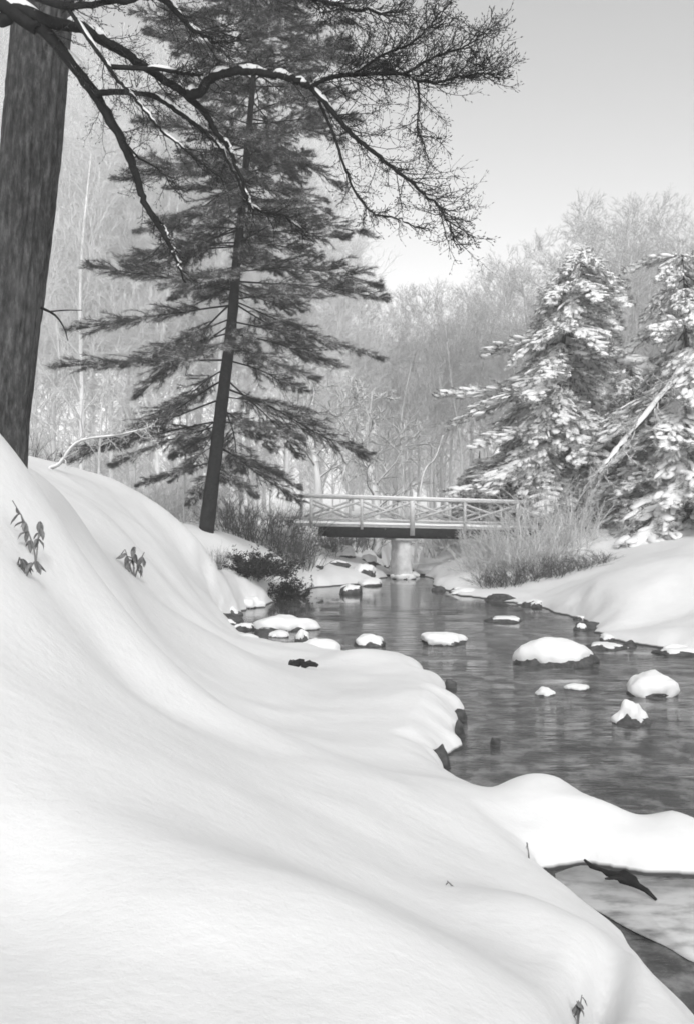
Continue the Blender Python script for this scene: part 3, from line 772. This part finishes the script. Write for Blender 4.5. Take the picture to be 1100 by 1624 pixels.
conifer([zt(1005,835,52), zt(1003,700,52), zt(1000,600,52), zt(998,545,52)], [.2,.15,.08,.015], bo_snow,
        lambda h: float(np.interp(h, [.8, 3, 6, 9.5], [5.0, 5.0, 4.0, 1.8])), lambda h: .35,
        .5, 8.8, .8, 6, 14, 'shorter snow laden conifer filling the gap between the two tall snowy ones', 'snow laden conifers', wild=.2)
conifer([zt(755,812,52), zt(757,760,52), zt(760,715,52)], [.12,.09,.02], bo_snow,
        lambda h: float(np.interp(h, [.3, 1.5, 3.3], [2.4, 2.0, .5])), lambda h: .4,
        .4, 3.2, .5, 6, 12, 'low bushy snow laden conifer just behind the footbridge railing', 'snow laden conifers')

# leaning snow covered trunk by the picture edge
def leaning():
    rng = np.random.default_rng(31)
    p = spline([zt(948,752,41), zt(985,705,41), zt(1040,640,41.3), zt(1090,580,41.6), zt(1150,520,42), zt(1215,470,42.5)], 40)
    foot = np.array([zt(1262, 846, 42.5), zt(1258, 650, 42.5), zt(1250, 420, 42.6), zt(1245, 250, 42.6)])
    base = foot[0]; fp = spline(foot, 30)
    t = thing('tree', 'tree at the picture edge with one thick snow coated limb slanting down to the bank', 'tree', base)
    put('trunk', MB().add(*tube(fp-base, np.linspace(.32, .15, 30), 12, .04, rng)).mesh('trunk', M_PTRUNK, True), t)
    p = np.vstack([p, spline([p[-1], zt(1240, 445, 42.6), zt(1250, 430, 42.6)], 5)[1:]])
    rad = np.linspace(.05, .17, len(p))
    lo = put('limb', MB().add(*tube(p-base, rad, 9, .08, rng)).mesh('limb', M_LIMB, True), t)
    q = p-base; q[:, 2] += rad*.75+.03
    put('snow_cap', MB().add(*tube(q, rad*1.05+.05*rng.random(len(q)), 8, .1, rng)).mesh('snow_cap', M_SNOW, True), lo)
    out = ([], [], [], [])
    twig_spray(p[::-1], rng, 90, 2.0, .6, .0, .03, 6, .0, out)
    P0, P1, R0, R1 = [np.array(o) for o in out]
    tag(put('twigs', MB().add(*prisms(P0-base, P1-base, R0, R1)).mesh('twigs', M_WHITEW), lo), kind='stuff')
leaning()

# ------------------------------------------------------------------ bare trees
def bare_tree(seed, H=20, levels=4, r0=.24, up=.35, spread=.55, nb=7, fine=.011, first=.28, snow=False):
    rng = np.random.default_rng(seed)
    T = ([], [], [], []); B = ([], [], [], [])
    tr = spline([(0, 0, -.3), (rng.normal()*.2, rng.normal()*.2, H*.3), (rng.normal()*.5, rng.normal()*.5, H*.6), (rng.normal()*.8, rng.normal()*.8, H*.97)], 22)
    rad = r0*(1-np.linspace(0, 1, 22))**.8+.02
    def grow(p, d, L, r, lev):
        ns = 5 if lev <= 2 else 3
        for s_ in range(ns):
            d = norm(d+rng.normal(size=3)*.13+np.array([0, 0, up*.18]))
            p1 = p+d*L/ns
            B[0].append(p); B[1].append(p1); B[2].append(max(fine, r*(1-.7*s_/ns))); B[3].append(max(fine*.8, r*(1-.7*(s_+1)/ns)))
            if lev < levels and s_ > 0:
                for _ in range(2 if lev > 1 else 2):
                    if rng.random() < .88:
                        e = norm(d+rng.normal(size=3)*spread); grow(p1, e, L*rng.uniform(.35, .6), r*.5, lev+1)
            p = p1
        if lev < levels: grow(p, norm(d+rng.normal(size=3)*.3), L*.5, r*.3, lev+1)
    n1 = nb*3
    for k in range(n1):
        q = first+(1-first)*(k+rng.random())/n1
        p = np.array([np.interp(q, np.linspace(0, 1, 22), tr[:, c]) for c in range(3)])
        a = k*2.4+rng.normal()*.3
        d = norm(np.array([math.cos(a), math.sin(a), .55+up+q*.5])); grow(p, d, H*.34*(1.12-q*.75)*rng.uniform(.7, 1.1), r0*.4*(1.1-q), 1)
    return tr, rad, B
def bare_meshes(seed, m_, **kw):
    tr, rad, B = bare_tree(seed, **kw)
    tm = MB().add(*tube(tr, rad, 8)).mesh('trunk', m_, True)
    cm = MB().add(*prisms(*[np.array(b) for b in B])).mesh('crown', m_)
    return tm, cm
BT = [bare_meshes(200+k, M_BARE, H=20, levels=4, nb=7, fine=.010, r0=.17) for k in range(4)]
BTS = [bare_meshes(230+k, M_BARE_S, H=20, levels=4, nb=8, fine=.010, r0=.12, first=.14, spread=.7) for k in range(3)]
def place_bare(lib, px, d, htop, label, group, rng, z=None, jit=0):
    me = lib[rng.integers(len(lib))]
    x = (px-550)/FPX*d; zb = gz(x, d) if z is None else z
    Ht = CAM_Z+(800-htop)/FPX*d-zb; s_ = Ht/20*.86
    t = thing('bare_tree', label, 'tree', (x, d, zb-.05), rng.uniform(0, 6.28), group)
    put('trunk', me[0], t, sc=s_); tag(put('crown', me[1], t, sc=s_), kind='stuff')
    return t
rng = np.random.default_rng(77)
for px, d, ht in [(810,72,400),(860,78,360),(905,66,340),(950,74,300),(985,62,310),(1020,70,290),(1060,64,320),(1095,72,330),(1130,60,300),(930,90,330),(1010,95,320),(1080,92,310),(1180,70,300),(1240,66,280)]:
    place_bare(BT, px, d, ht, 'hazy bare tree rising behind the snow laden conifers', 'bare trees behind the conifers', rng)
for px, d, ht in [(600,80,470),(622,92,455),(640,76,480),(662,88,450),(685,82,445),(705,95,440),(725,78,450),(748,86,440),(772,80,430),(795,90,420),(655,105,450),(715,108,440),(765,104,430)]:
    place_bare(BT, px, d, ht, 'grey bare tree in the hazy wood behind the footbridge', 'bare trees behind the bridge', rng)
for px, d, ht in [(90,70,120),(130,58,60),(175,66,150),(215,75,40),(255,62,90),(300,70,0),(345,66,80),(400,78,100),(450,72,150),(500,80,200),(545,76,330),(575,88,420),(60,90,100),(150,95,140),(235,92,100),(320,98,60),(-20,64,-20),(-80,75,50)]:
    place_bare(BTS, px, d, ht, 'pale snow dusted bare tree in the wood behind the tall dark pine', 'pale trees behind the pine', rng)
# snow coated small tree behind the bridge
tm, cm = bare_meshes(260, M_WHITEW, H=20, levels=3, nb=4, fine=.05, spread=.75, up=.1, r0=.5)
def white_tree(px, d, ht, label):
    x = (px-550)/FPX*d; zb = gz(x, d); s_ = (CAM_Z+(800-ht)/FPX*d-zb)/20
    t = thing('bare_tree', label, 'tree', (x, d, zb-.05), 1.1)
    put('trunk', tm, t, sc=(s_, s_, s_)); tag(put('crown', cm, t, sc=(s_*1.25, s_*1.25, s_)), kind='stuff')
white_tree(598, 50, 610, 'small snow coated bare tree spreading white branches over the bridge railing')
white_tree(505, 58, 560, 'slim snow coated tree half hidden behind the tips of the pine boughs')

# saplings -----------------------------------------------------------
def sapling(pts, r0, label, m_, seed, n2=20, len2=.6):
    rng = np.random.default_rng(seed); p = spline(pts, 20); p[0, 2] -= .15
    t = thing('sapling', label, 'sapling', p[0])
    st = put('stem', MB().add(*tube(p-p[0], np.linspace(r0, r0*.25, 20), 7, .05, rng)).mesh('stem', m_, True), t)
    out = ([], [], [], []); twig_spray(p, rng, n2, len2, .6, .2, r0*.25, 4, .3, out)
    P0, P1, R0, R1 = [np.array(o) for o in out]
    tag(put('twigs', MB().add(*prisms(P0-p[0], P1-p[0], R0, R1)).mesh('twigs', m_), t), kind='stuff')
def grounded(px, d): x = (px-550)/FPX*d; return np.array([x, d, gz(x, d)])
g = grounded(78, 24)
sapling([g, at(95,735,24), at(125,700,24), at(185,690,24), at(230,680,24.2)], .06, 'leaning sapling arching over the slope behind the massive trunk', M_BARE, 1, 30, .9)
for px, top, d, lb in ((156,640,30,'thin upright sapling on the slope, first past the leaning sapling'), (213,660,36,'thin upright sapling midway between the massive trunk and the pine'), (292,640,38,'thin upright sapling close beside the pine trunk')):
    g = grounded(px, d); sapling([g, at(px+2,(800+top)/2,d), at(px+6,top,d)], .05, lb, M_BARE, px, 24, .8)
g = grounded(655, 47); sapling([g, at(668,765,47), at(690,725,47), at(702,690,47)], .07, 'snow coated leaning sapling rising behind the bridge railing', M_WHITEW, 9, 14, .8)

# ------------------------------------------------------------------ brush
def brush_mesh(seed, m_, W=1, H=1, stems=60, r=.012, sub=7, leaf=None, fan=.8):
    rng = np.random.default_rng(seed); out = [[], [], [], []]; TP, TD = [], []
    for s_ in range(stems):
        p = np.array([rng.normal()*W*.22, rng.normal()*W*.18, -.1])
        d = norm(np.array([p[0]*fan*2/W+rng.normal()*.25, p[1]*fan*2/W+rng.normal()*.25, 1])); L = H*rng.uniform(.55, 1.1); ns = 6
        for g in range(ns):
            d = norm(d+rng.normal(size=3)*.15+np.array([0, 0, -.03*g])); p1 = p+d*L/ns
            rr = r*(1-.75*g/ns); out[0].append(p); out[1].append(p1); out[2].append(rr); out[3].append(rr*.85)
            if g > 0:
                for _ in range(sub):
                    if rng.random() < .45:
                        e = norm(d+rng.normal(size=3)*.6); l = L*rng.uniform(.1, .3)
                        p2 = p1+e*l*.5; p3 = p2+norm(e+rng.normal(size=3)*.3)*l*.5
                        out[0] += [p1, p2]; out[1] += [p2, p3]; out[2] += [rr*.5, rr*.4]; out[3] += [rr*.4, rr*.25]
                        TP += [p2, p3]; TD += [e, e]
            p = p1
    mb = MB().add(*prisms(*[np.array(o) for o in out]))
    tw = mb.mesh('twigs', m_)
    lm = None
    if leaf:
        TP, TD = np.repeat(np.array(TP), 4, 0), np.repeat(np.array(TD), 4, 0)
        lm = MB().add(*blades(TP+rng.normal(size=TP.shape)*.03, norm(TD+rng.normal(size=TP.shape)*.8), rng.uniform(.6, 1.2, len(TP))*leaf[1], rng.uniform(.6, 1.2, len(TP))*leaf[2], rng)).mesh('leaves', leaf[0])
    return tw, lm
BR_D = [brush_mesh(300+k, M_BRUSH, 1.6, 1.3, 60) for k in range(3)]
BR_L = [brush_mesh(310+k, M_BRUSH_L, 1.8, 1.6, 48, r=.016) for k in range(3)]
EV = [brush_mesh(320+k, M_BRUSH, 1.6, 1.0, 70, leaf=(M_DARKLEAF, .1, .05)) for k in range(2)]
def bush(lib, px, d, wpx, hpx, label, group, rng, z=None, name='shrub'):
    x = (px-550)/FPX*d; zb = gz(x, d) if z is None else z
    tw, lm = lib[rng.integers(len(lib))]
    t = thing(name, label, 'bush', (x, d, zb-.03), rng.uniform(0, 6.28), group)
    sx, sz = wpx/FPX*d/1.9, hpx/FPX*d/1.35
    tag(put('twigs', tw, t, sc=(sx, sx, sz)), kind='stuff')
    if lm: tag(put('leaves', lm, t, sc=(sx, sx, sz)), kind='stuff')
    return t
rng = np.random.default_rng(5)
bush(EV, 395, 32.5, 105, 58, 'dark evergreen shrub at the creek edge under the pine, the wider of the pair', 'dark shrubs at the creek edge', rng)
bush(EV, 448, 34, 70, 52, 'dark evergreen shrub at the creek edge, the narrower one toward the bridge', 'dark shrubs at the creek edge', rng)
bush(BR_D, 345, 29, 36, 40, 'small bare bush with a few dark stems standing in snow by the side pool', None, rng)
for px, d, wp, hp in [(390,40,110,80),(430,41,110,90),(465,40.5,90,85),(365,42,90,70),(480,39,80,60),(445,38.5,80,50)]:
    bush(BR_D, px, d, wp, hp, 'grey twiggy bush massed between the pine and the bridge end', 'bushes beside the bridge end', rng)
for px, d, wp, hp in [(795,39,90,88),(760,40,70,70),(830,39.5,110,100),(868,40,120,105),(910,42,130,90),(765,38.5,70,50),(845,38.3,110,70),(950,46,130,70),(885,44,120,110)]:
    bush(BR_L, px, d, wp, hp, 'frosted twiggy bush overhanging the far end of the footbridge', 'frosted bushes at the far bridge end', rng)
for q_, (px, d, wp, hp) in enumerate([(770,37,70,36),(800,36.5,70,44),(830,36.5,80,46),(862,36.5,70,44),(890,36.5,80,40),(925,37,80,30),(955,37.5,60,22)]):
    bush(BR_D, px, d, wp, hp, '%s dark low bush from the bridge in the strip along the far bank' % ORD[q_], 'low bushes along the far bank', rng)
for px, d, wp, hp in [(60,34,120,110),(110,38,120,100),(170,42,120,90),(230,46,120,80),(275,44,100,70),(30,30,100,110),(140,50,130,110),(255,52,120,100),(310,50,120,90)]:
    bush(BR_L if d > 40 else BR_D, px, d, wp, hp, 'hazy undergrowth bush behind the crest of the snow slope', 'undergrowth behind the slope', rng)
for px, d, wp, hp in [(520,46,70,60),(550,48,70,55),(575,50,70,50),(690,50,80,50),(720,50,80,55),(530,44.5,60,40)]:
    bush(BR_D if px < 600 else BR_L, px, d, wp, hp, 'twiggy bush seen under and behind the bridge span', 'bushes under the bridge', rng)
for px, d, wp, hp in [(960,54,140,90),(1020,56,150,90),(1080,54,150,90),(1000,62,150,120),(1060,64,150,110)]:
    bush(BR_D, px, d, wp, hp, 'grey undergrowth bush along the back edge of the flat snow', 'undergrowth behind the flat snow', rng)

# far wood: one hazy mass -------------------------------------------
def far_wood():
    rng = np.random.default_rng(66); mb = MB()
    P = [[], [], [], []]
    for _ in range(230):
        d = rng.uniform(115, 230); x = rng.uniform(-.5, .5)*d*1.1; H = rng.uniform(13, 22); zb = 1.6
        P[0].append((x, d, zb)); P[1].append((x+rng.normal()*.6, d, zb+H*.9)); P[2].append(.22); P[3].append(.04)
        for _k in range(60):
            q = rng.uniform(.15, .95); a = rng.uniform(0, 6.28); L = H*.3*(1.1-q*.8)
            p0 = np.array([x, d, zb+q*H*.9]); p1 = p0+np.array([math.cos(a), math.sin(a), rng.uniform(.4, 1.4)])*L*.6
            P[0].append(p0); P[1].append(p1); P[2].append(.06); P[3].append(.03)
            for _j in range(3):
                p2 = p1+norm(rng.normal(size=3)+np.array([0, 0, .8]))*L*.4
                P[0].append(p1); P[1].append(p2); P[2].append(.035); P[3].append(.02)
    mb.add(*prisms(*[np.array(p) for p in P]))
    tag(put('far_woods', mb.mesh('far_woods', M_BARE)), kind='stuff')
far_wood()

# ------------------------------------------------------------------ dried plants on the slope
def leaf_mesh(seed, L, W):
    rng = np.random.default_rng(seed); n = 6; V = []
    for i in range(n):
        q = i/(n-1); wv_ = W*math.sin(PI*(.08+.9*q))**.8; z = -.35*L*q*q+.04*L*math.sin(q*7+seed)
        for s_ in (-1, 0, 1): V.append((q*L, s_*wv_*.5, z+abs(s_)*wv_*.25+rng.normal()*.004))
    F = []
    for i in range(n-1):
        for s_ in (0, 1): F.append([i*3+s_, (i+1)*3+s_, (i+1)*3+s_+1, i*3+s_+1])
    return mesh('leaf', np.array(V), np.array(F), M_DRY, True)
LEAF = [leaf_mesh(k, 1, .42) for k in range(4)]
def ray_ground(px, py):
    """where the ray of a pixel meets the snow"""
    ds = np.arange(2, 40, .05); P = np.array([at(px, py, d) for d in ds]); g = ground(P[:, 0], P[:, 1])
    k = np.argmax(P[:, 2] < g); return np.array([P[k, 0], P[k, 1], g[k]]), ds[k]
def dried(px, py, stems, nl, leafpx, seed, label):
    b, d = ray_ground(px, py); rng = np.random.default_rng(seed); u = d/FPX
    t = thing('dried_plant', label, 'plant', b, group='dried plants on the snow slope')
    for pts in stems:
        p = spline([np.array([x*u, rng.normal()*2*u, z*u]) for x, z in pts], 10)
        put('stem', MB().add(*tube(p, np.linspace(1.6*u, .8*u, 10), 5)).mesh('stem', M_DRY, True), t)
        for k in range(nl):
            q = p[rng.integers(4, 10)]
            put('leaf', LEAF[rng.integers(4)], t, q, (rng.normal()*.6, rng.uniform(.2, 1.3), rng.uniform(0, 6.28)), leafpx*u*rng.uniform(.7, 1.2))
dried(57,898,[[(0,-8),(-3,25),(-18,70),(-36,104)],[(0,-8),(3,30),(6,70)]],11,19,1,'dried weed with a long bent stem and curled leaves on the upper snow slope')
dried(42,912,[[(0,-6),(-6,10),(-10,28)],[(0,-5),(8,14),(14,22)]],12,20,2,'short tuft of dark curled leaves below the bent stem weed')
dried(213,914,[[(0,-6),(-6,18),(-14,42)],[(0,-6),(8,20),(16,38)],[(0,-6),(0,22),(2,46)]],9,19,3,'wilted leaf cluster standing alone on the snow midway to the pine')
dried(838,1362,[[(0,-6),(-1,10),(-3,24)]],2,9,4,'tiny dry sprig on the snow edge above the icy backwater')
dried(722,1406,[[(0,-4),(-8,4),(-14,9)]],2,10,5,'tiny dry twig lying alone on smooth snow above the backwater')
dried(913,1622,[[(-3,-6),(-5,16),(2,36)],[(2,-6),(4,14),(7,30),(9,44)],[(0,-6),(-8,8),(-12,18)],[(1,-6),(2,20),(4,34)]],7,15,6,'dark dead stems and leaves poking from the crease of the lowest snow mound')

# ------------------------------------------------------------------ haze
bpy.context.view_layer.update()
lo_, hi_ = np.full(3, 1e9), np.full(3, -1e9)
for o in S.objects:
    if o.type == 'MESH':
        q = np.array([o.matrix_world @ Vector(c) for c in o.bound_box]); lo_ = np.minimum(lo_, q.min(0)); hi_ = np.maximum(hi_, q.max(0))
lo_ -= np.array([3, 3, 1]); hi_ += np.array([3, 3, 1])
v, f = box((lo_+hi_)/2, hi_-lo_)
hm = bpy.data.materials.new('winter_haze'); hm.use_nodes = True
ht = hm.node_tree; ht.nodes.clear()
ho = ht.nodes.new('ShaderNodeOutputMaterial'); pv = ht.nodes.new('ShaderNodeVolumePrincipled')
pv.inputs['Color'].default_value = (.97, .97, .97, 1); pv.inputs['Density'].default_value = .0016
pv.inputs['Anisotropy'].default_value = .2
ht.links.new(pv.outputs[0], ho.inputs['Volume'])
tag(put('haze', mesh('haze', v, f, hm)), kind='stuff')
